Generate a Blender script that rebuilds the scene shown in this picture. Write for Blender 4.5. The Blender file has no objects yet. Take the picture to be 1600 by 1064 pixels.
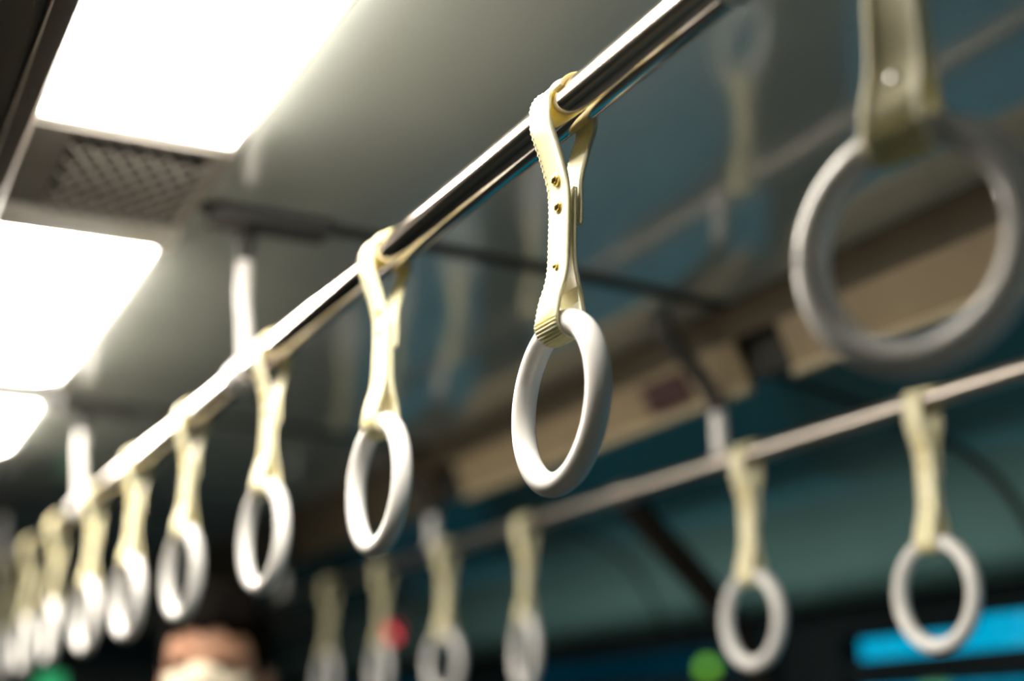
import bpy, bmesh, math, random
from mathutils import Vector, Matrix

# ------------------------------------------------------------------ camera
CZ = 1.55                                   # eye height above the car floor
F_PX, VPX, VPY = 2300.0, -350.0, 1182.0     # focal length and vanishing point of the car axis, in a 1600x1064 frame
yc = Vector(((VPX - 800) / F_PX, (532 - VPY) / F_PX, -1)).normalized()   # car axis seen from the camera
zc = Vector((0, -yc.z, yc.y)).normalized()
xc = yc.cross(zc)
R = Matrix((xc, yc, zc))                    # rows: world axes in camera space
scene = bpy.context.scene
cam_d = bpy.data.cameras.new('camera')
cam_d.sensor_width = 36.0
cam_d.lens = F_PX / 1600 * 36
cam_d.clip_start, cam_d.clip_end = 0.02, 200
cam_d.dof.use_dof = True
cam_d.dof.focus_distance = 0.975
cam_d.dof.aperture_fstop = 2.0
cam = bpy.data.objects.new('camera', cam_d)
M4 = R.to_4x4()
M4.translation = (0, 0, CZ)
cam.matrix_world = M4
scene.collection.objects.link(cam)
scene.camera = cam

# ------------------------------------------------------------------ dusk sky
world = bpy.data.worlds.new('dusk')
scene.world = world
world.use_nodes = True
nt = world.node_tree
nt.nodes.clear()
wo = nt.nodes.new('ShaderNodeOutputWorld')
bg = nt.nodes.new('ShaderNodeBackground')
tc = nt.nodes.new('ShaderNodeTexCoord')
sp = nt.nodes.new('ShaderNodeSeparateXYZ')
cr = nt.nodes.new('ShaderNodeValToRGB')
cr.color_ramp.elements[0].position = 0.0
cr.color_ramp.elements[0].color = (0.0, 0.33, 0.53, 1)
cr.color_ramp.elements[1].position = 1.0
cr.color_ramp.elements[1].color = (0.0, 0.24, 0.42, 1)
nt.links.new(tc.outputs['Generated'], sp.inputs[0])
nt.links.new(sp.outputs['Z'], cr.inputs[0])
nt.links.new(cr.outputs[0], bg.inputs[0])
bg.inputs[1].default_value = 0.49
nt.links.new(bg.outputs[0], wo.inputs[0])
LAMP = 13.5                                  # radiance of the ceiling light diffusers

vs = scene.view_settings
vs.view_transform = 'Standard'
vs.look = 'None'
vs.exposure = 1.6
vs.gamma = 1.0
vs.use_curve_mapping = False
try:
    scene.cycles.use_denoising = True
    scene.cycles.max_bounces = 10
    scene.cycles.sample_clamp_indirect = 6.0
except Exception:
    pass

# ------------------------------------------------------------------ materials
def srgb(r, g, b):
    def c(v):
        v /= 255.0
        return v / 12.92 if v <= 0.04045 else ((v + 0.055) / 1.055) ** 2.4
    return (c(r), c(g), c(b), 1)

def mat(name, col, rough=0.5, metal=0.0, spec=0.5, noise=0.06, nscale=18.0, bump=0.0, coat=0.0, aniso_axis=None, emit=None, estr=0.0):
    m = bpy.data.materials.new(name)
    m.use_nodes = True
    t = m.node_tree
    b = t.nodes['Principled BSDF']
    b.inputs['Roughness'].default_value = rough
    b.inputs['Metallic'].default_value = metal
    b.inputs['Specular IOR Level'].default_value = spec
    b.inputs['Coat Weight'].default_value = coat
    b.inputs['Coat Roughness'].default_value = 0.08
    co = t.nodes.new('ShaderNodeTexCoord')
    n = t.nodes.new('ShaderNodeTexNoise')
    n.inputs['Scale'].default_value = nscale
    n.inputs['Detail'].default_value = 4
    t.links.new(co.outputs['Object'], n.inputs['Vector'])
    r = t.nodes.new('ShaderNodeValToRGB')
    r.color_ramp.elements[0].position = 0.3
    r.color_ramp.elements[1].position = 0.7
    r.color_ramp.elements[0].color = tuple(c * (1 - noise) for c in col[:3]) + (1,)
    r.color_ramp.elements[1].color = tuple(min(1, c * (1 + noise)) for c in col[:3]) + (1,)
    t.links.new(n.outputs['Fac'], r.inputs[0])
    t.links.new(r.outputs[0], b.inputs['Base Color'])
    if bump:
        bp = t.nodes.new('ShaderNodeBump')
        bp.inputs['Strength'].default_value = bump
        bp.inputs['Distance'].default_value = 0.001
        t.links.new(n.outputs['Fac'], bp.inputs['Height'])
        t.links.new(bp.outputs[0], b.inputs['Normal'])
    if emit:
        b.inputs['Emission Color'].default_value = emit
        b.inputs['Emission Strength'].default_value = estr
    return m

M = {}
M['strap'] = mat('cream_vinyl', (0.80, 0.74, 0.47, 1), 0.42, noise=0.05, nscale=220, bump=0.12)
M['rim'] = mat('cream_piping', (0.82, 0.77, 0.52, 1), 0.45, noise=0.05, nscale=300)
M['sleeve'] = mat('ribbed_cream_vinyl', (0.78, 0.71, 0.42, 1), 0.45, noise=0.05, nscale=200)
M['ring'] = mat('white_plastic', (0.76, 0.755, 0.74, 1), 0.22, noise=0.01, nscale=40)
M['brass'] = mat('brass', (0.62, 0.47, 0.16, 1), 0.28, metal=1.0, noise=0.2, nscale=400)
M['steel'] = mat('steel', (0.75, 0.74, 0.72, 1), 0.2, metal=1.0)
M['chrome'] = mat('polished_rail_steel', (0.82, 0.735, 0.66, 1), 0.11, metal=1.0, noise=0.03, nscale=60)
M['satin'] = mat('satin_rail_steel', (0.50, 0.455, 0.41, 1), 0.33, metal=1.0, noise=0.04, nscale=60)
M['post'] = mat('white_enamel', (0.80, 0.78, 0.76, 1), 0.3, noise=0.02)
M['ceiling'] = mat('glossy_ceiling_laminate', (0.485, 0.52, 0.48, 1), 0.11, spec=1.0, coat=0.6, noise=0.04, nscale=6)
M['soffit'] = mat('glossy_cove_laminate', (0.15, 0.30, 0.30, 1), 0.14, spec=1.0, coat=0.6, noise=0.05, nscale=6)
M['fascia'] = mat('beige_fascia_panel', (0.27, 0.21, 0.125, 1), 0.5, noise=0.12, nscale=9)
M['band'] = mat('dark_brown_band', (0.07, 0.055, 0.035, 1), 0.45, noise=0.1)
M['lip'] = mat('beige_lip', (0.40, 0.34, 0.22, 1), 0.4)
M['seam'] = mat('dark_seam_metal', (0.03, 0.03, 0.027, 1), 0.7, spec=0.2, noise=0.1)
M['plate'] = mat('dark_grey_mount', (0.05, 0.05, 0.048, 1), 0.6, spec=0.25, noise=0.1)
M['duct'] = mat('brown_grey_duct', (0.07, 0.056, 0.044, 1), 0.5, noise=0.12, nscale=7)
M['duct_trim'] = mat('duct_edge_aluminium', (0.30, 0.26, 0.21, 1), 0.35, metal=1.0)
M['frame'] = mat('pale_lamp_frame', (0.62, 0.60, 0.55, 1), 0.4)
M['grille'] = mat('grey_grille_metal', (0.62, 0.58, 0.53, 1), 0.45, noise=0.1)
M['grille_frame'] = mat('dark_grille_frame', (0.16, 0.145, 0.13, 1), 0.5)
M['plenum'] = mat('dark_plenum', (0.04, 0.038, 0.034, 1), 0.7)
M['wall'] = mat('teal_grey_wall_panel', (0.12, 0.16, 0.155, 1), 0.35, noise=0.06, nscale=5)
M['sidewall'] = mat('warm_grey_side_panel', (0.30, 0.25, 0.19, 1), 0.45, noise=0.08, nscale=5)
M['endwall'] = mat('dark_end_wall', (0.035, 0.04, 0.036, 1), 0.5, noise=0.2, nscale=4)
M['winframe'] = mat('dark_window_frame', (0.008, 0.013, 0.015, 1), 0.8, spec=0.08)
M['floor'] = mat('grey_rubber_floor', (0.07, 0.075, 0.075, 1), 0.6, noise=0.25, nscale=40)
M['pole'] = mat('dark_brown_pole', (0.012, 0.010, 0.008, 1), 0.7, spec=0.15, noise=0.1)
M['maroon'] = mat('dark_maroon_plate', (0.045, 0.014, 0.016, 1), 0.5)
M['skin'] = mat('skin', (0.40, 0.205, 0.125, 1), 0.6, noise=0.08, nscale=25)
M['hair'] = mat('black_hair', (0.005, 0.004, 0.0035, 1), 0.9, spec=0.03, noise=0.3, nscale=90)
M['mask'] = mat('cream_cloth', (0.70, 0.62, 0.47, 1), 0.8)
M['coat'] = mat('dark_coat', (0.02, 0.024, 0.026, 1), 0.8, noise=0.2)
M['trousers'] = mat('dark_trousers', (0.016, 0.016, 0.02, 1), 0.8)
M['shoe'] = mat('black_leather', (0.01, 0.01, 0.01, 1), 0.35)
M['building'] = mat('night_concrete', (0.03, 0.05, 0.055, 1), 0.9, noise=0.3, nscale=1.2)
M['lampbody'] = mat('lamp_housing', (0.02, 0.02, 0.02, 1), 0.5)
M['ground'] = mat('pale_wet_pavement', (0.36, 0.50, 0.42, 1), 0.3, spec=0.5, noise=0.3, nscale=6)  # pavement made pale blue-green so the glossy panels pick up its tint

for nm, wgt, rad in (('strap', .35, (.006, .005, .002)), ('sleeve', .3, (.005, .004, .002)), ('rim', .3, (.005, .004, .002)), ('ring', .35, (.008, .007, .006))):
    b_ = M[nm].node_tree.nodes['Principled BSDF']
    b_.inputs['Subsurface Weight'].default_value = wgt
    b_.inputs['Subsurface Radius'].default_value = rad
    b_.inputs['Subsurface Scale'].default_value = 1.0

def emitter(name, col, strength):
    m = bpy.data.materials.new(name)
    m.use_nodes = True
    t = m.node_tree
    t.nodes.clear()
    o = t.nodes.new('ShaderNodeOutputMaterial')
    e = t.nodes.new('ShaderNodeEmission')
    e.inputs[0].default_value = col
    e.inputs[1].default_value = strength
    t.links.new(e.outputs[0], o.inputs[0])
    return m
M['lamp'] = emitter('warm_white_diffuser', (1.0, 0.92, 0.80, 1), LAMP)
M['green_sign'] = emitter('green_sign_glow', (0.05, 0.52, 0.20, 1), 0.35)
M['green_lamp'] = emitter('green_lamp_glow', (0.22, 0.55, 0.03, 1), 0.9)
M['red_lamp'] = emitter('red_lamp_glow', (0.9, 0.07, 0.09, 1), 0.65)

def glass(name):
    m = bpy.data.materials.new(name)
    m.use_nodes = True
    t = m.node_tree
    t.nodes.clear()
    o = t.nodes.new('ShaderNodeOutputMaterial')
    tr = t.nodes.new('ShaderNodeBsdfTransparent')
    tr.inputs[0].default_value = (0.86, 0.93, 0.94, 1)
    gl = t.nodes.new('ShaderNodeBsdfGlossy')
    gl.inputs['Roughness'].default_value = 0.03
    lw = t.nodes.new('ShaderNodeLayerWeight')
    pw = t.nodes.new('ShaderNodeMath'); pw.operation = 'POWER'; pw.inputs[1].default_value = 5.0
    fr = t.nodes.new('ShaderNodeMath'); fr.operation = 'MULTIPLY_ADD'
    fr.inputs[1].default_value = 0.9; fr.inputs[2].default_value = 0.04
    t.links.new(lw.outputs['Facing'], pw.inputs[0])
    t.links.new(pw.outputs[0], fr.inputs[0])
    mx = t.nodes.new('ShaderNodeMixShader')
    t.links.new(fr.outputs[0], mx.inputs[0])
    t.links.new(tr.outputs[0], mx.inputs[1])
    t.links.new(gl.outputs[0], mx.inputs[2])
    t.links.new(mx.outputs[0], o.inputs[0])
    return m
M['glass'] = glass('window_glass')

# ------------------------------------------------------------------ helpers
col = scene.collection
def obj(name, verts, faces, m, parent=None, smooth=False):
    me = bpy.data.meshes.new(name)
    me.from_pydata([tuple(v) for v in verts], [], faces)
    me.validate()
    bm = bmesh.new(); bm.from_mesh(me)
    bmesh.ops.recalc_face_normals(bm, faces=bm.faces)
    bm.to_mesh(me); bm.free()
    if smooth:
        me.polygons.foreach_set('use_smooth', [True] * len(me.polygons))
        if smooth != True:
            me.set_sharp_from_angle(angle=math.radians(smooth))
    me.materials.append(M[m])
    o = bpy.data.objects.new(name, me)
    col.objects.link(o)
    o.parent = parent
    return o

def tag(o, label=None, cat=None, group=None, kind=None):
    if label: o['label'] = label
    if cat: o['category'] = cat
    if group: o['group'] = group
    if kind: o['kind'] = kind
    return o

def empty(name, loc=(0, 0, 0), **k):
    o = bpy.data.objects.new(name, None)
    o.empty_display_size = 0.05
    o.location = loc
    col.objects.link(o)
    return tag(o, **k)

class Geo:
    def __init__(s): s.v = []; s.f = []
    def add(s, v, f):
        b = len(s.v); s.v += [tuple(p) for p in v]; s.f += [tuple(i + b for i in q) for q in f]; return s
    def box(s, x0, x1, y0, y1, z0, z1):
        return s.add([(x0,y0,z0),(x1,y0,z0),(x1,y1,z0),(x0,y1,z0),(x0,y0,z1),(x1,y0,z1),(x1,y1,z1),(x0,y1,z1)],
                     [(0,3,2,1),(4,5,6,7),(0,1,5,4),(1,2,6,5),(2,3,7,6),(3,0,4,7)])
    def bevel_box(s, x0, x1, y0, y1, z0, z1, b):
        bm = bmesh.new()
        bmesh.ops.create_cube(bm, size=1)
        for v in bm.verts:
            v.co = Vector(((x0+x1)/2 + v.co.x*(x1-x0), (y0+y1)/2 + v.co.y*(y1-y0), (z0+z1)/2 + v.co.z*(z1-z0)))
        bmesh.ops.bevel(bm, geom=bm.edges[:], offset=b, segments=2, affect='EDGES', profile=0.6)
        bm.verts.index_update()
        s.add([v.co.copy() for v in bm.verts], [[v.index for v in f.verts] for f in bm.faces])
        bm.free(); return s
    def tube(s, path, rad, n=16, caps=True):
        P = [Vector(p) for p in path]
        rads = rad if isinstance(rad, (list, tuple)) else [rad] * len(P)
        T = []
        for i in range(len(P)):
            T.append((P[min(i+1, len(P)-1)] - P[max(i-1, 0)]).normalized())
        ref = Vector((0, 0, 1)) if abs(T[0].z) < 0.9 else Vector((1, 0, 0))
        N = (ref - T[0] * ref.dot(T[0])).normalized()
        V = []; Fc = []
        for i, p in enumerate(P):
            N = (N - T[i] * N.dot(T[i])).normalized()
            B = T[i].cross(N)
            for k in range(n):
                a = 2 * math.pi * k / n
                V.append(p + (N * math.cos(a) + B * math.sin(a)) * rads[i])
        for i in range(len(P) - 1):
            for k in range(n):
                Fc.append((i*n+k, i*n+(k+1) % n, (i+1)*n+(k+1) % n, (i+1)*n+k))
        if caps:
            Fc.append(tuple(range(n))[::-1]); Fc.append(tuple((len(P)-1)*n + k for k in range(n)))
        return s.add(V, Fc)
    def lathe(s, prof, origin, axis, n=16):
        """prof: (radius, height along axis)"""
        axis = Vector(axis).normalized(); o = Vector(origin)
        ref = Vector((0, 0, 1)) if abs(axis.z) < 0.9 else Vector((1, 0, 0))
        N = (ref - axis * ref.dot(axis)).normalized(); B = axis.cross(N)
        V = []; Fc = []
        for r, h in prof:
            for k in range(n):
                a = 2 * math.pi * k / n
                V.append(o + axis * h + (N * math.cos(a) + B * math.sin(a)) * max(r, 1e-5))
        for i in range(len(prof) - 1):
            for k in range(n):
                Fc.append((i*n+k, i*n+(k+1) % n, (i+1)*n+(k+1) % n, (i+1)*n+k))
        Fc.append(tuple(range(n))[::-1]); Fc.append(tuple((len(prof)-1)*n + k for k in range(n)))
        return s.add(V, Fc)
    def build(s, name, m, parent=None, smooth=False):
        return obj(name, s.v, s.f, m, parent, smooth)

def catmull(pts, n):
    """smooth path through pts, n samples per span"""
    P = [Vector(p) for p in pts]
    out = []
    for i in range(len(P) - 1):
        a = P[max(i-1, 0)]; b = P[i]; c = P[i+1]; d = P[min(i+2, len(P)-1)]
        for k in range(n):
            t = k / n
            out.append(0.5 * ((2*b) + (c-a)*t + (2*a-5*b+4*c-d)*t*t + (3*b-a-3*c+d)*t**3))
    out.append(P[-1])
    return out

def extrude_profile(prof, y0, y1, thick=0.004, up=1):
    """an open XZ profile given depth outward (to its left when up) and length along the car"""
    n = len(prof)
    nor = []
    for i in range(n):
        a = Vector(prof[max(i-1, 0)]); b = Vector(prof[min(i+1, n-1)])
        d = (b - a).normalized()
        nor.append(Vector((-d.y, d.x)) * up)
    V = []
    for y in (y0, y1):
        for i in range(n): V.append((prof[i][0], y, prof[i][1] + CZ))
        for i in range(n): V.append((prof[i][0] + nor[i].x*thick, y, prof[i][1] + nor[i].y*thick + CZ))
    Fc = []
    for i in range(n-1):
        Fc.append((i, i+1, 2*n+i+1, 2*n+i))
        Fc.append((n+i, 3*n+i, 3*n+i+1, n+i+1))
        Fc.append((i, n+i, n+i+1, i+1))
        Fc.append((2*n+i, 2*n+i+1, 3*n+i+1, 3*n+i))
    Fc.append((0, 2*n, 3*n, n)); Fc.append((n-1, 2*n-1, 4*n-1, 3*n-1))
    return V, Fc

# ------------------------------------------------------------------ the car body
Y0, Y1 = -2.55, 5.2
WX = 1.58
SEAMS = [1.53 + 1.02 * k for k in range(-4, 4)]      # panel joints across the car
BAYS = list(zip([Y0] + [s for s in SEAMS if s > Y0], [s for s in SEAMS if s > Y0] + [Y1]))

g = Geo().box(-WX - .1, WX + .1, Y0, Y1, -0.06, 0.0)
tag(g.build('floor', 'floor'), 'grey rubber floor of the train carriage', kind='structure')

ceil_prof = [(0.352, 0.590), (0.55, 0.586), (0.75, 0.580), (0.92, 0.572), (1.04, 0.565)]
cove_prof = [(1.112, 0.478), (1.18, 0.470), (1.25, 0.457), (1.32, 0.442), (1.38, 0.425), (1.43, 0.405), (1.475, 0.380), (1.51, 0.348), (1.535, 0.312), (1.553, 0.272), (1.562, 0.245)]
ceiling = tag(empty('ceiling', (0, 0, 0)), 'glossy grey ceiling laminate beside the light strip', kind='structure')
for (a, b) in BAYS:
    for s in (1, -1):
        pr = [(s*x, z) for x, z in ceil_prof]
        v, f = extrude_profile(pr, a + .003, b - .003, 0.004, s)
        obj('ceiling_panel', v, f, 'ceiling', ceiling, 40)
g = Geo().box(-WX - .1, WX + .1, Y0, Y1, CZ + .70, CZ + .74)
g.build('roof_plate', 'seam', ceiling)

cove = {}
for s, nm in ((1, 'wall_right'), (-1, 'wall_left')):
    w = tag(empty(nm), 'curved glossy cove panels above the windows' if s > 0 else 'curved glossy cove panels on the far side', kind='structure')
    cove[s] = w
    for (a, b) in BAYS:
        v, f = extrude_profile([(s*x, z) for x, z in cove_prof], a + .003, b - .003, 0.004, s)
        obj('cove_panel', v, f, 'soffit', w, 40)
    g = Geo()
    g.box(*sorted((s*WX, s*(WX+.05))), Y0, Y1, 0, CZ - .62)                # below the windows
    g.box(*sorted((s*1.562, s*(WX+.05))), Y0, Y1, CZ + .245, CZ + .72)       # above the windows
    g.build('wall_panel', 'wall', w)

# fascia boards between ceiling and cove, a dark groove above them
trim_f = tag(empty('trim_1'), 'beige fascia boards between ceiling and cove', kind='structure')
trim_fl = tag(empty('trim_2'), 'beige fascia boards on the opposite side', kind='structure')
for s, t in ((1, trim_f), (-1, trim_fl)):
    for (a, b) in BAYS:
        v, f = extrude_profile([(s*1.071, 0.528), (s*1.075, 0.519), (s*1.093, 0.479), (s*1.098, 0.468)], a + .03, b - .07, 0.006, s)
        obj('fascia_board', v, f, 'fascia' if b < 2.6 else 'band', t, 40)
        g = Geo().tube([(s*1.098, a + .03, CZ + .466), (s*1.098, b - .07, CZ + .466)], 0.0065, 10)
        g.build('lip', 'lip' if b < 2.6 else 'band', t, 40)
    v, f = extrude_profile([(s*1.043, 0.5655), (s*1.05, 0.562), (s*1.066, 0.540), (s*1.072, 0.528)], Y0, Y1, 0.005, s)
    obj('dark_band', v, f, 'band', t, 40)
    g = Geo()
    g.box(*sorted((s*1.03, s*1.075)), Y0, Y1, CZ + .572, CZ + .60)
    g.box(*sorted((s*1.106, s*1.118)), Y0, Y1, CZ + .478, CZ + .60)
    g.build('groove', 'seam', t)

# dark cross strips over the panel joints
k = 3
for y in SEAMS:
    if y < 0.2: continue
    t = tag(empty('trim_%d' % k), 'dark strip across the ceiling at a panel joint', kind='structure'); k += 1
    pr = [(x, z - .005) for x, z in ceil_prof]
    v, f = extrude_profile(pr, y - .011, y + .011, 0.006, 1)
    obj('cross_strip', v, f, 'seam', t, 40)
    g = Geo().bevel_box(0.365, 0.50, y - .024, y + .024, CZ + .571, CZ + .589, .004)
    g.build('mount_plate', 'plate', t, 40)
    pr = [(x - .002, z - .003) for x, z in cove_prof]
    v, f = extrude_profile(pr, y - .007, y + .007, 0.005, 1)
    obj('cove_strip', v, f, 'seam', t, 40)
    g = Geo().box(1.1, 1.106, y - .07, y + .03, CZ + .48, CZ + .57)
    g.build('gap_backing', 'seam', t)

# central duct, left of the lights
t = tag(empty('trim_%d' % k), 'brown-grey duct panel running along the left of the lights', kind='structure'); k += 1
dp = [(-0.139, 0.594), (-0.139, 0.536), (-0.134, 0.529), (-0.12, 0.527), (-0.06, 0.530), (0.06, 0.530), (0.12, 0.527), (0.134, 0.529), (0.139, 0.536), (0.139, 0.594)]
v, f = extrude_profile(dp, Y0, Y1, 0.005, 1)
obj('duct_panel', v, f, 'duct', t, 40)
for s in (1, -1):
    g = Geo().tube([(s*0.115, Y0, CZ + .5265), (s*0.115, Y1, CZ + .5265)], 0.0015, 8)
    g.build('edge_strip', 'duct_trim', t, True)

# ends of the carriage
w = tag(empty('wall_end'), 'dark end wall of the carriage', kind='structure')
Geo().box(-WX - .1, WX + .1, Y1, Y1 + .05, 0, CZ + .74).build('end_panel', 'endwall', w)
Geo().bevel_box(-.45, .45, Y1 - .03, Y1, 0.01, 1.95, .01).build('end_door', 'winframe', w)
Geo().box(-1.5, 1.5, 4.40, 4.45, CZ + .36, CZ + .70).build('reflection_block', 'endwall', w)  # added drop panel, stops the green sign mirroring in the ceiling
w = tag(empty('wall_back'), 'end wall behind the viewer', kind='structure')
Geo().box(-WX - .1, WX + .1, Y0 - .05, Y0, 0, CZ + .74).build('end_panel', 'wall', w)

# windows
wn = 1
WINS = [(-2.4, -1.15), (-0.95, 0.3), (0.5, 2.04), (2.18, 3.35), (3.55, 4.75)]
for s in (1, -1):
    g = Geo()
    ys = [Y0] + ([v for w_ in WINS for v in w_] if s > 0 else []) + [Y1]
    for i in range(0, len(ys), 2):
        g.box(*sorted((s*WX, s*(WX+.05))), ys[i], ys[i+1], CZ - .62, CZ + .245)
    g.build('window_pillar' if s > 0 else 'unseen_side_panel', 'winframe' if s > 0 else 'sidewall', cove[s])  # unseen left side made windowless to shut out blue light, warm for bounce
    for (a, b) in (WINS if s > 0 else []):
        w = tag(empty('window_%d' % wn), 'carriage side window with dark frame', kind='structure'); wn += 1
        xs = sorted((s*(WX - .012), s*(WX + .03)))
        z0, z1 = CZ - .62, CZ + .245
        g = Geo()
        g.box(*xs, a, a + .035, z0, z1); g.box(*xs, b - .035, b, z0, z1)
        g.box(*xs, a + .035, b - .035, z0, z0 + .035); g.box(*xs, a + .035, b - .035, z1 - .04, z1)
        g.build('window_frame', 'winframe', w)
        Geo().box(*sorted((s*(WX - .006), s*(WX + .024))), a + .035, b - .035, CZ + .115, CZ + .150).build('sash_bar', 'winframe', w)
        for (p0, p1) in ((z0 + .035, CZ + .115), (CZ + .150, z1 - .04)):
            Geo().box(*sorted((s*(WX + .006), s*(WX + .011))), a + .035, b - .035, p0, p1).build('pane', 'glass', w)

# rolled blind at the top corner of the near right-hand window
Geo().tube([(WX - .004, 1.70, CZ + .197), (WX - .004, 2.0, CZ + .197)], .013, 14).build('blind_roll', 'winframe', bpy.data.objects['window_3'], 40)

# ------------------------------------------------------------------ ceiling lights
LZ = CZ + .596
def ceiling_light(x0, x1, y0, y1, label):
    t = empty('ceiling_light', ((x0+x1)/2, (y0+y1)/2, LZ))
    tag(t, label, 'ceiling light', 'strip lights along the ceiling')
    cx, cy = (x0+x1)/2, (y0+y1)/2
    hx, hy = (x1-x0)/2, (y1-y0)/2
    # diffuser: a shallow cushion
    V = []; Fc = []
    nx, ny = 10, 14
    for j in range(ny + 1):
        for i in range(nx + 1):
            u, w_ = i/nx*2-1, j/ny*2-1
            d = -0.030 * (1 - u**6) * (1 - w_**10)
            V.append((u*(hx-.008), w_*(hy-.008), d))
    for j in range(ny):
        for i in range(nx):
            a = j*(nx+1)+i
            Fc.append((a, a+1, a+nx+2, a+nx+1))
    b = len(V)
    V += [(-hx+.008, -hy+.008, .02), (hx-.008, -hy+.008, .02), (hx-.008, hy-.008, .02), (-hx+.008, hy-.008, .02)]
    Fc.append((b, b+1, b+2, b+3))
    obj('diffuser', V, Fc, 'lamp', t, True)
    g = Geo()
    g.box(-hx, -hx+.008, -hy, hy, -.006, .022); g.box(hx-.008, hx, -hy, hy, -.006, .022)
    g.box(-hx+.008, hx-.008, -hy, -hy+.008, -.006, .022); g.box(-hx+.008, hx-.008, hy-.008, hy, -.006, .022)
    g.box(-hx, hx, -hy, hy, .022, .026)
    g.build('frame', 'frame', t)
    return t
LX0, LX1 = 0.146, 0.350
ceiling_light(LX0, LX1, 0.72, 1.37, 'nearest glowing white strip light at the top left of the picture')
ceiling_light(LX0, LX1, 1.67, 2.425, 'second glowing strip light beyond the perforated grille')
ceiling_light(LX0, LX1, 2.49, 3.05, 'farthest glowing strip light at the left edge of the picture')

ceiling_light(LX0, LX1, -2.3, -1.6, 'unseen strip light added behind the viewer as fill')  # added fill lamp, out of view, brightens surfaces facing the camera

# blank closing panels along the light channel
t = tag(empty('trim_%d' % k), 'plain closing panels of the light channel', kind='structure'); k += 1
Geo().box(LX0, LX1, 3.06, Y1, CZ + .590, CZ + .600).build('closing_panel', 'frame', t)
Geo().box(LX0, LX1, Y0, -2.31, CZ + .590, CZ + .600).build('closing_panel', 'ceiling', t)
Geo().box(LX0, LX1, -1.59, 0.71, CZ + .590, CZ + .600).build('closing_panel', 'ceiling', t)
Geo().box(-LX1, -LX0, Y0, Y1, CZ + .590, CZ + .600).build('closing_panel', 'ceiling', t)
Geo().box(LX0, LX1, 1.605, 1.668, CZ + .578, CZ + .600).build('end_cap', 'frame', t)
for s in (1,):
    Geo().box(*sorted((s*LX0, s*LX1)), 2.432, 2.483, CZ + .560, CZ + .600).build('lamp_divider', 'plate', t)

# perforated air grille between the first two lights
gv = empty('air_grille', ((LX0+LX1)/2, 1.488, CZ + .59), label='grey perforated air grille between two glowing ceiling lights', cat='grille')
hx, hy = (LX1-LX0)/2, 0.114
g = Geo().box(-hx, hx, -hy, hy, .03, .036)
g.build('plenum', 'plenum', gv)
g = Geo()
g.box(-hx, -hx + .045, -hy, hy, -.004, .006)
g.box(hx - .02, hx, -hy, hy, -.004, .006)
g.box(-hx + .045, hx - .02, -hy, -hy + .012, -.004, .006)
g.box(-hx + .045, hx - .02, hy - .012, hy, -.004, .006)
g.build('frame', 'grille_frame', gv)
gx0, gx1, gy0, gy1 = -hx + .045, hx - .02, -hy + .012, hy - .012
V = []; Fc = []
cw, ch = 0.0185, 0.0400
nx, ny = int((gx1-gx0)/cw), int((gy1-gy0)/ch)
cw, ch = (gx1-gx0)/nx, (gy1-gy0)/ny
def lattice(z):
    for j in range(-1, ny * 2):
        for i in range(nx):
            ox = gx0 + i*cw + (cw/2 if j % 2 else 0); oy = gy0 + j*ch/2
            if ox + cw > gx1 + 1e-6 or oy < gy0 - 1e-6 or oy + ch > gy1 + 1e-6: continue
            c = (ox + cw/2, oy + ch/2); b = len(V)
            for sc in (1.0, 0.72):
                for (dx, dy) in ((-.5, 0), (0, -.5), (.5, 0), (0, .5)):
                    V.append((c[0] + dx*cw*sc, c[1] + dy*ch*sc, z + (0.0015 if sc < 1 else 0)))
            for q in range(4):
                Fc.append((b+q, b+(q+1) % 4, b+4+(q+1) % 4, b+4+q))
lattice(-0.007)
obj('perforated_sheet', V, Fc, 'grille', gv)

# ------------------------------------------------------------------ grab rails
RX1, RZ1 = 0.42, CZ + 0.410
RX2, RZ2 = 1.083, CZ + 0.373
RR = 0.0150                          # near rail
RR2 = 0.0118                         # farther rail
def rail(x, z, m, label, posts, curved, RR):
    t = empty('grab_rail', (x, 1.0, z))
    tag(t, label, 'grab rail', 'overhead rails')
    Geo().tube([(0, -2.6 + 0.2*i, 0) for i in range(31)], RR, 32).build('rail', m, t, 40)
    for y in posts:
        y -= 1.0
        if not curved:
            top = CZ + .571 - z
            path = catmull([(0, y, 0.008), (-.002, y, .05), (-.006, y, .09), (-.006, y, top - .03)], 6)
            Geo().tube(path, 0.0085, 16).build('post', 'post', t, 40)
            Geo().tube([(-.006, y, top - .034), (-.006, y, top - .02), (-.006, y, top)], [0.0078, .0095, .0125], 16).build('post_socket', 'plate', t, 40)
        else:
            path = catmull([(0, y, 0.008), (0, y, .04), (-.002, y, .075)], 6)
            Geo().tube(path, 0.0105, 16).build('post', 'post', t, 40)
            path = catmull([(-.002, y, .072), (-.014, y, .10), (-.045, y, .135), (-.075, y, .165), (-.085, y, CZ + .568 - z)], 6)
            Geo().tube(path, 0.0115, 16).build('shaded_post_top', 'plate', t, 40)  # upper post given a dark colour for the shade on it
        Geo().lathe([(RR + .0001, -.030), (RR + .0025, -.028), (RR + .0031, -.012), (RR + .0038, 0), (RR + .0031, .012), (RR + .0025, .028), (RR + .0001, .030)], (0, y, 0), (0, 1, 0), 24).build('collar', 'post' if not curved else m, t, 40)
    return t
rail(RX1, RZ1, 'chrome', 'polished steel overhead rail carrying the large nearest row of rings', [0.57, 1.56, 2.585, 3.60], False, RR)
rail(RX2, RZ2, 'satin', 'thinner-looking dull steel overhead rail farther right with small rings', [0.60, 1.612, 2.60, 3.57], True, RR2)

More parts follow.
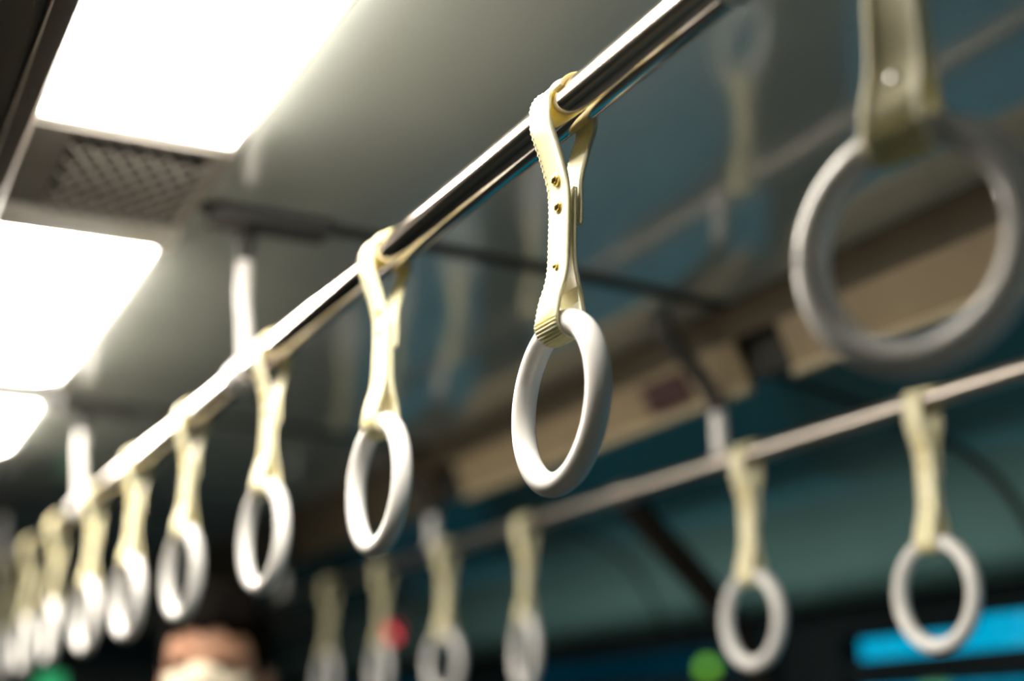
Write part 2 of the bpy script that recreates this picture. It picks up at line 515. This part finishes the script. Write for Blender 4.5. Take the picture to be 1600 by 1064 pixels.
# stanchion branching off the farther rail
st = empty('stanchion_pole', (RX2, 1.87, 0), label='dark slanting pole branching down from the farther rail', cat='pole')
path = catmull([(0.012, 0, RZ2 - .014), (0.06, 0, RZ2 - .06), (0.147, 0, RZ2 - .141), (0.199, 0, RZ2 - .205), (0.25, 0, RZ2 - .30), (0.27, 0, RZ2 - .48), (0.27, 0, 1.0), (0.27, 0, 0.0)], 8)
Geo().tube(path, 0.0215, 16).build('pole', 'pole', st, 40)
Geo().lathe([(.0128, -.026), (.016, -.024), (.017, 0), (.016, .024), (.0128, .026)], (0, 0, RZ2), (0, 1, 0), 24).build('fitting', 'satin', st, 40)
Geo().lathe([(.03, 0), (.03, .008), (.016, .016)], (0.27, 0, 0), (0, 0, 1), 20).build('floor_flange', 'satin', st, 40)

# ------------------------------------------------------------------ hanging straps
RING_R, TUBE_R = 0.0513, 0.0081
ZR = -0.1950                         # ring centre below the rail
ZL = ZR + RING_R                     # centre of the ring's tube where the strap holds it
def strap_path(RR):
    """ribbon centre line in XZ, tail behind the rail first; also the z-range flags"""
    p = []
    r = RR + .0022
    p += [(.0068, -.080), (.0070, -.066), (.0068, -.052), (.0088, -.040), (.0125, -.026), (RR + .0018, -.012)]
    for a in range(0, 181, 15):
        p.append((r*math.cos(math.radians(a)), r*math.sin(math.radians(a)) * 1.05 + .0003))
    p += [(-RR - .0018, -.012), (-.0118, -.026), (-.0068, -.040), (-.0034, -.052), (-.0022, -.066), (-.0022, -.085), (-.0025, -.104), (-.0042, -.116), (-.0078, -.128)]
    r2 = TUBE_R + .0022
    for a in range(165, 376, 15):
        p.append((r2*math.cos(math.radians(a)), ZL + r2*math.sin(math.radians(a))))
    p += [(.0078, -.128), (.0048, -.116), (.0032, -.104), (.0026, -.085), (.0026, -.066), (.0026, -.055)]
    return p
def strap_thing(x, y, z, twist, swing, label, group, fine, rivet='brass', RR=RR, pin=-.106, pipe=.0016):
    t = empty('hanging_strap', (x, y, z))
    tag(t, label, 'hanging strap', group)
    tw = math.radians(twist); sw = math.radians(swing)
    def D(p):
        """twist below the rail, then swing along the rail"""
        px, py, pz = p
        u = min(1, max(0, (-pz - .022) / .085)); u = u*u*(3-2*u)
        a = tw * u
        px, py = px*math.cos(a) - py*math.sin(a), px*math.sin(a) + py*math.cos(a)
        w = min(1, max(0, -pz / .05))
        return (px, py + math.tan(sw) * (-pz - .02) * w, pz)
    path = catmull([(a, 0, b) for a, b in strap_path(RR)], 4 if fine else 2)
    # ribbon
    n = len(path)
    HW, TH = 0.0123, 0.0017
    prof = [(-HW, -TH), (-HW + .003, -TH*.55), (0, -TH*.5), (HW - .003, -TH*.55), (HW, -TH), (HW, TH), (HW - .003, TH*.55), (0, TH*.5), (-HW + .003, TH*.55), (-HW, TH)]
    def frame(i):
        T = (path[min(i+1, n-1)] - path[max(i-1, 0)]).normalized()
        return Vector((T.z, 0, -T.x))
    V = []; Fc = []; m = len(prof)
    for i in range(n):
        N = frame(i)
        wide = 1.0
        zz = path[i].z
        if zz < -.10: wide = 1.0 + .10 * min(1, (-.10 - zz) / .035)
        for (a, b) in prof:
            q = path[i] + N*b
            V.append(D((q.x, a*wide, q.z)))
    for i in range(n-1):
        for q in range(m):
            Fc.append((i*m+q, i*m+(q+1) % m, (i+1)*m+(q+1) % m, (i+1)*m+q))
    Fc.append(tuple(range(m))); Fc.append(tuple((n-1)*m+q for q in range(m)))
    obj('strap', V, Fc, 'strap', t, 35)
    # stitched piping on both edges
    for sy in (-1, 1):
        pts = []; rad = []
        dense = []
        L = 0.0
        for i in range(n-1):
            seg = (path[i+1] - path[i]).length
            c = max(1, int(seg / (.0011 if fine else .004)))
            for q in range(c): dense.append(path[i].lerp(path[i+1], q/c))
        for i, q in enumerate(dense):
            wide = 1.0
            if q.z < -.10: wide = 1.0 + .10 * min(1, (-.10 - q.z) / .035)
            pts.append(D((q.x, sy*HW*wide, q.z)))
            rad.append(pipe + (.0008*math.sin(i*math.pi/1.5) if fine and sy > 0 else 0))
        Geo().tube(pts, rad, 6).build('piping', 'rim', t, True)
    # ribbed sleeve round the ring
    r3 = TUBE_R + .0042
    arc = [(-.0060, -.121), (-.0095, -.130)] + [(r3*math.cos(math.radians(a)), ZL + r3*math.sin(math.radians(a))) for a in ([170 + 1.8*q for q in range(112)] if fine else range(170, 371, 10))] + [(.0095, -.130), (.0064, -.121)]
    V = []; Fc = []
    m = 9
    for i, (a, b) in enumerate(arc):
        A = Vector(arc[max(i-1, 0)]); B_ = Vector(arc[min(i+1, len(arc)-1)])
        d = (B_ - A).normalized(); nn = Vector((-d.y, d.x))
        for q in range(m):
            u = q/(m-1)*2 - 1
            rip = .0007 * math.cos(i*math.pi/3) if fine and 1 < i < len(arc) - 2 else 0
            edge = -.0012 * abs(u)**6
            V.append(D((a - nn.x*(rip + edge), u*.0150, b - nn.y*(rip + edge))))
    b0 = len(V)
    for i, (a, b) in enumerate(arc):
        A = Vector(arc[max(i-1, 0)]); B_ = Vector(arc[min(i+1, len(arc)-1)])
        d = (B_ - A).normalized(); nn = Vector((-d.y, d.x))
        for u in (-1, 1):
            V.append(D((a + nn.x*.0022, u*.0150, b + nn.y*.0022)))
    for i in range(len(arc)-1):
        for q in range(m-1):
            Fc.append((i*m+q, i*m+q+1, (i+1)*m+q+1, (i+1)*m+q))
        Fc.append((i*m, (i+1)*m, b0+2*(i+1), b0+2*i))
        Fc.append((i*m+m-1, b0+2*i+1, b0+2*(i+1)+1, (i+1)*m+m-1))
        Fc.append((b0+2*i, b0+2*(i+1), b0+2*(i+1)+1, b0+2*i+1))
    obj('sleeve', V, Fc, 'sleeve', t, 50)
    # rivets through both plies
    c = Vector(D((0, 0, -.06))); 
    for zz, kind in ((-.0475, rivet), (-.0655, rivet), (pin, 'steel' if rivet == 'steel' else 'brass')):
        a = Vector(D((0, 0, zz))); b = Vector(D((-1, 0, zz)))
        ax = (b - a).normalized()
        xo = .0058 if zz > -.05 else (.0032 if zz > -.1 else .0036)
        rr = .0031 if zz > -.1 or rivet == 'steel' else .0019
        Geo().lathe([(rr*1.5, -.001), (rr*1.5, .0006), (rr, .0009), (rr*.95, .0021), (rr*.6, .0029), (rr*.1, .0031)], a + ax*xo, ax, 14 if fine else 8).build('rivet', kind, t, 50)
    # small retaining clip over the rail beside the loop
    arc = [((RR + .0016)*math.cos(math.radians(a)), -.0215, (RR + .0016)*math.sin(math.radians(a))) for a in range(20, 161, 14)]
    V = []; Fc = []
    for p in arc:
        rr = Vector((p[0], 0, p[2])).normalized()
        for (dy, dr) in ((-.0055, -.0012), (.0055, -.0012), (.0055, .0016), (-.0055, .0016)):
            V.append((p[0] + rr.x*dr, p[1] + dy, p[2] + rr.z*dr))
    for i in range(len(arc)-1):
        for q in range(4):
            Fc.append((i*4+q, i*4+(q+1) % 4, (i+1)*4+(q+1) % 4, (i+1)*4+q))
    Fc.append((0, 1, 2, 3)); Fc.append(tuple((len(arc)-1)*4+q for q in range(4)))
    obj('retaining_clip', V, Fc, 'sleeve', t, 35)
    # ring, in the plane of the rail
    V = []; Fc = []
    N1, N2 = (96, 24) if fine else (56, 14)
    for i in range(N1):
        a = 2*math.pi*i/N1
        for q in range(N2):
            b = 2*math.pi*q/N2
            rr = RING_R + TUBE_R*math.cos(b)
            V.append(D((TUBE_R*math.sin(b), rr*math.sin(a), ZR + rr*math.cos(a))))
    # the ring is rigid: twist it by the full angle
    cA, sA = math.cos(tw), math.sin(tw)
    V = []
    for i in range(N1):
        a = 2*math.pi*i/N1
        for q in range(N2):
            b = 2*math.pi*q/N2
            rr = RING_R + TUBE_R*math.cos(b)
            px, py, pz = TUBE_R*math.sin(b), rr*math.sin(a), ZR + rr*math.cos(a)
            px, py = px*cA - py*sA, px*sA + py*cA
            V.append((px, py + math.tan(sw)*(-pz - .02), pz))
    for i in range(N1):
        for q in range(N2):
            Fc.append((i*N2+q, ((i+1) % N1)*N2+q, ((i+1) % N1)*N2+(q+1) % N2, i*N2+(q+1) % N2))
    obj('ring', V, Fc, 'ring', t, True)
    return t

NEAR = 'straps on the near rail'
FAR = 'straps on the farther rail'
near = [
    (0.470, 20, 0, 'large blurred cream strap with a wide grey ring at the top right corner'),
    (0.794, 0, 3.2, 'sharp cream strap with brass rivets and white ring in the middle'),
    (1.122, 1, 1.5, 'cream strap and white ring next left of the sharp middle strap'),
    (1.456, 5, 0, 'cream strap and narrow white ring just right of the white ceiling post'),
    (1.800, 6, 0, 'blurred strap and ring above the person, just left of the ceiling post'),
    (2.120, 5, 0, 'blurred narrow ring strap, second left of the white ceiling post'),
    (2.439, 5, 0, 'blurred narrow ring strap, third left of the white ceiling post'),
    (2.795, -3, 0, 'small blurred ring strap, third from the left edge'),
    (3.125, 4, 0, 'small blurred ring strap, second from the left edge'),
    (3.464, 2, 0, 'faint farthest ring strap cut by the left edge of the picture'),
]
for i, (y, tw, sw, lab) in enumerate(near):
    strap_thing(RX1, y, RZ1, tw, sw, lab, NEAR, i < 3, 'steel' if i == 0 else 'brass', pin=-.118 if i == 0 else -.106, pipe=.0022 if i == 0 else .0016)
far = [
    (1.218, 2, 0, 'rightmost small strap and ring hanging from the farther rail'),
    (1.555, 2, 0, 'second small strap from the right on the farther rail, beside its post'),
    (2.200, -9, 0, 'narrow pale ring strap below the sharp middle ring on the farther rail'),
    (2.540, 8, 0, 'small ring strap on the farther rail beside its second post'),
    (2.870, -4, 0, 'dim ring strap on the farther rail in front of the red lamp'),
    (3.205, 0, 0, 'dim leftmost ring strap on the farther rail'),
]
for (y, tw, sw, lab) in far:
    o = strap_thing(RX2, y, RZ2, tw, sw, lab, FAR, False, RR=RR2/1.065)
    o.scale = (1.065, 1.065, 1.065)

# ------------------------------------------------------------------ small fittings
def ray(x, y):
    return R @ Vector(((x - 800)/F_PX, (532 - y)/F_PX, -1))
# maroon plate on the fascia
fs = empty('fascia_sign', (1.07, 1.74, CZ + .50), label='small dark maroon plate on the beige fascia', cat='sign')
d = Vector((1.092 - 1.063, 0, .480 - .545)).normalized()
nn = Vector((d.z, 0, -d.x))
if nn.x > 0: nn = -nn
c = Vector((1.0835, 0, .4985)) - Vector((1.07, 0, .50))
V = []
for off in (0.001, .005):
    for (u, y) in ((-.022, -.055), (.022, -.055), (.022, .055), (-.022, .055)):
        p = c + d*u + nn*off; V.append((p.x, y, p.z))
obj('plate', V, [(0,1,2,3),(4,5,6,7),(0,1,5,4),(1,2,6,5),(2,3,7,6),(3,0,4,7)], 'maroon', fs)

# red indicator lamp on the cove
t = empty('indicator_lamp', (1.522, 3.92, CZ + .338), label='small red indicator lamp behind a strap of the farther rail', cat='lamp')
ax = Vector((-0.8, 0, -0.6))
Geo().lathe([(.03, -.004), (.03, .008), (.024, .010)], (0, 0, 0), ax, 18).build('bezel', 'lampbody', t, 40)
Geo().lathe([(.022, .008), (.022, .014), (.015, .020), (.004, .023)], (0, 0, 0), ax, 18).build('lens', 'red_lamp', t, 40)

# green sign at the end of the car
t = empty('exit_sign', (0.79, Y1, CZ + .235), label='glowing green sign at the far end, bottom left corner', cat='sign')
Geo().bevel_box(-.045, .045, -.03, 0, -.05, .03, .006).build('housing', 'lampbody', t, 40)
Geo().bevel_box(-.040, .040, -.034, -.028, -.044, .024, .002).build('glowing_face', 'green_sign', t, 40)

# ------------------------------------------------------------------ person
def capsule(g, a, b, ra, rb, n=20):
    a = Vector(a); b = Vector(b); L = (b - a).length
    pr = [(ra*math.sin(math.radians(q)), -ra*math.cos(math.radians(q))) for q in range(4, 91, 14)]
    pr += [(rb*math.sin(math.radians(q)), L - rb*math.cos(math.radians(q))) for q in range(90, 177, 14)]
    g.lathe(pr, a, b - a, n)
def ellipsoid(g, c, rad, rot=None, n=28):
    V = []; Fc = []
    for j in range(n//2 + 1):
        th = math.pi*j/(n//2)
        for i in range(n):
            ph = 2*math.pi*i/n
            p = Vector((rad[0]*math.sin(th)*math.cos(ph), rad[1]*math.sin(th)*math.sin(ph), rad[2]*math.cos(th)))
            if rot: p = rot @ p
            V.append(p + Vector(c))
    for j in range(n//2):
        for i in range(n):
            Fc.append((j*n+i, j*n+(i+1) % n, (j+1)*n+(i+1) % n, (j+1)*n+i))
    g.add(V, Fc)
def fused(g, name, m, parent, voxel, smooth_it=4):
    o = g.build(name, m, parent, True)
    r = o.modifiers.new('fuse', 'REMESH'); r.mode = 'VOXEL'; r.voxel_size = voxel; r.use_smooth_shade = True
    s_ = o.modifiers.new('soften', 'SMOOTH'); s_.factor = 0.5; s_.iterations = smooth_it
    return o
# local frame: +Y is where the person looks, origin between the feet
pe = empty('person', (0.578, 2.22, 0), label='person with short black hair, dark clothes and a covered lower face', cat='person')
pe.rotation_euler = (0, 0, math.atan2(-0.83, -0.47) - math.pi/2)
HC = CZ + .118                              # head centre
g = Geo()
ellipsoid(g, (0, 0, HC + .018), (.074, .094, .100))            # skull
ellipsoid(g, (0, .022, HC - .045), (.058, .068, .078))         # jaw
capsule(g, (0, .086, HC + .005), (0, .094, HC - .026), .009, .012)   # nose
ellipsoid(g, (0, .082, HC - .062), (.022, .012, .008))         # lips
for sx in (-1, 1):
    ellipsoid(g, (sx*.076, -.008, HC - .012), (.010, .020, .032))    # ears
    ellipsoid(g, (sx*.032, .074, HC + .020), (.022, .012, .006))     # brows
capsule(g, (0, -.012, HC - .07), (0, -.022, HC - .19), .054, .058)   # neck
sh = HC - .245
ellipsoid(g, (0, -.02, sh - .12), (.165, .105, .20)); ellipsoid(g, (0, -.015, sh - .38), (.145, .10, .17)); ellipsoid(g, (0, -.02, sh - .55), (.155, .11, .12))
for sx in (-1, 1):
    capsule(g, (0, -.02, sh - .02), (sx*.185, -.02, sh - .045), .055, .055)
    capsule(g, (sx*.19, -.02, sh - .05), (sx*.225, -.03, sh - .34), .048, .038)
    capsule(g, (sx*.225, -.03, sh - .34), (sx*.222, .03, sh - .58), .037, .026)
    ellipsoid(g, (sx*.220, .042, sh - .645), (.017, .038, .048))                 # palm
    for q, (dy, ln) in enumerate(((-.026, .055), (-.009, .070), (.010, .075), (.028, .066))):
        a = (sx*.219, .044 + dy, sh - .675); b = (sx*.213, .050 + dy, sh - .675 - ln*.55); c_ = (sx*.203, .053 + dy, sh - .675 - ln)
        capsule(g, a, b, .0092, .0088, 10); capsule(g, b, c_, .0088, .0078, 10)
    capsule(g, (sx*.214, .070, sh - .625), (sx*.202, .096, sh - .660), .0105, .0095, 10)
    capsule(g, (sx*.202, .096, sh - .660), (sx*.196, .102, sh - .690), .0095, .0082, 10)
    hz = sh - .60
    capsule(g, (sx*.088, -.02, hz), (sx*.098, 0, hz - .40), .080, .055)
    capsule(g, (sx*.098, 0, hz - .40), (sx*.102, -.03, .10), .054, .036)
    capsule(g, (sx*.102, -.03, .06), (sx*.112, .14, .045), .040, .030)
body = fused(g, 'body', 'skin', pe, .007, 3)
g = Geo()                                    # hair
ellipsoid(g, (0, -.018, HC + .030), (.084, .098, .104))
ellipsoid(g, (0, -.050, HC - .030), (.074, .062, .085))
for sx in (-1, 1):
    ellipsoid(g, (sx*.068, -.006, HC + .032), (.018, .040, .050))
for q in range(7):
    u = (q - 3)/3
    capsule(g, (u*.045, .045 - .01*abs(u), HC + .118 - .02*u*u), (u*.062, .092 - .032*u*u, HC + .072 - .01*(q % 2)), .020, .010, 12)
fused(g, 'hair', 'hair', pe, .007, 3)
g = Geo()                                    # cloth over nose and mouth
ellipsoid(g, (0, .040, HC - .034), (.066, .067, .062))
ellipsoid(g, (0, .078, HC - .024), (.034, .040, .040))
for sx in (-1, 1):
    g.tube([(sx*.055, .065, HC - .01), (sx*.074, .03, HC + .004), (sx*.085, -.006, HC + .012), (sx*.086, -.022, HC - .01)], .003, 8)
fused(g, 'face_cover', 'mask', pe, .005, 3)
for sx in (-1, 1):
    g = Geo(); ellipsoid(g, (sx*.031, .084, HC + .010), (.013, .007, .006), None, 16)
    g.build('eye', 'hair', pe, True)
g = Geo()                                    # coat
ellipsoid(g, (0, -.02, sh - .12), (.182, .122, .215)); ellipsoid(g, (0, -.015, sh - .38), (.168, .120, .20)); ellipsoid(g, (0, -.02, sh - .58), (.180, .132, .17))
capsule(g, (0, -.018, sh + .06), (0, -.02, sh), .066, .09)
for sx in (-1, 1):
    capsule(g, (0, -.02, sh - .02), (sx*.188, -.02, sh - .045), .068, .066)
    capsule(g, (sx*.19, -.02, sh - .05), (sx*.227, -.03, sh - .34), .062, .052)
    capsule(g, (sx*.227, -.03, sh - .34), (sx*.223, .025, sh - .57), .051, .040)
fused(g, 'coat', 'coat', pe, .010, 4)
g = Geo()
for sx in (-1, 1):
    capsule(g, (sx*.088, -.02, sh - .60), (sx*.098, 0, sh - 1.0), .094, .070)
    capsule(g, (sx*.098, 0, sh - 1.0), (sx*.102, -.03, .12), .069, .056)
fused(g, 'trousers', 'trousers', pe, .010, 4)
for sx in (-1, 1):
    g = Geo()
    capsule(g, (sx*.102, -.045, .052), (sx*.112, .15, .044), .050, .042)
    g.box(sx*.107 - .045, sx*.107 + .045, -.09, .185, .002, .02)
    fused(g, 'shoe', 'shoe', pe, .008, 3)

# ------------------------------------------------------------------ outside
tag(Geo().box(-60, 60, -40, 80, -1.3, -1.2).build('ground_outside', 'ground'), 'pale blue-green wet pavement outside the windows reflecting the dusk sky', kind='structure')
def block(x0, x1, y0, y1, h, label):
    t = empty('building', ((x0+x1)/2, (y0+y1)/2, -1.2), label=label, cat='building')
    hx, hy = (x1-x0)/2, (y1-y0)/2
    H = h + 1.2
    Geo().box(-hx, hx, -hy, hy, 0, H).build('walls', 'building', t)
    Geo().box(-hx - .15, hx + .15, -hy - .15, hy + .15, H, H + .12).build('parapet', 'building', t)
    return t
block(14.4, 24, 1.0, 17.8, CZ + .85, 'low dark building outside under the blue dusk sky')
block(9.2, 14.6, 18.4, 80, CZ + 14, 'tall dark building outside, beyond the low one')
for (p, lab) in (((4.0, 6.14, CZ + .407), 'green lamp glowing outside behind the second small ring'), ((4.0, 4.55, CZ + .302), 'green lamp glowing outside below the rightmost small ring')):
    t = empty('street_lamp', (p[0], p[1], -1.2), label=lab, cat='lamp')
    h = p[2] + 1.2
    Geo().tube([(0, 0, 0), (0, 0, h - .05)], .02, 10).build('lamp_post', 'lampbody', t, 40)
    Geo().lathe([(.02, h - .06), (.04, h - .045), (.04, h - .035), (.03, h - .028)], (0, 0, 0), (0, 0, 1), 14).build('socket', 'lampbody', t, 40)
    g = Geo(); ellipsoid(g, (0, 0, h), (.032, .032, .036), None, 16)
    g.build('globe', 'green_lamp', t, True)
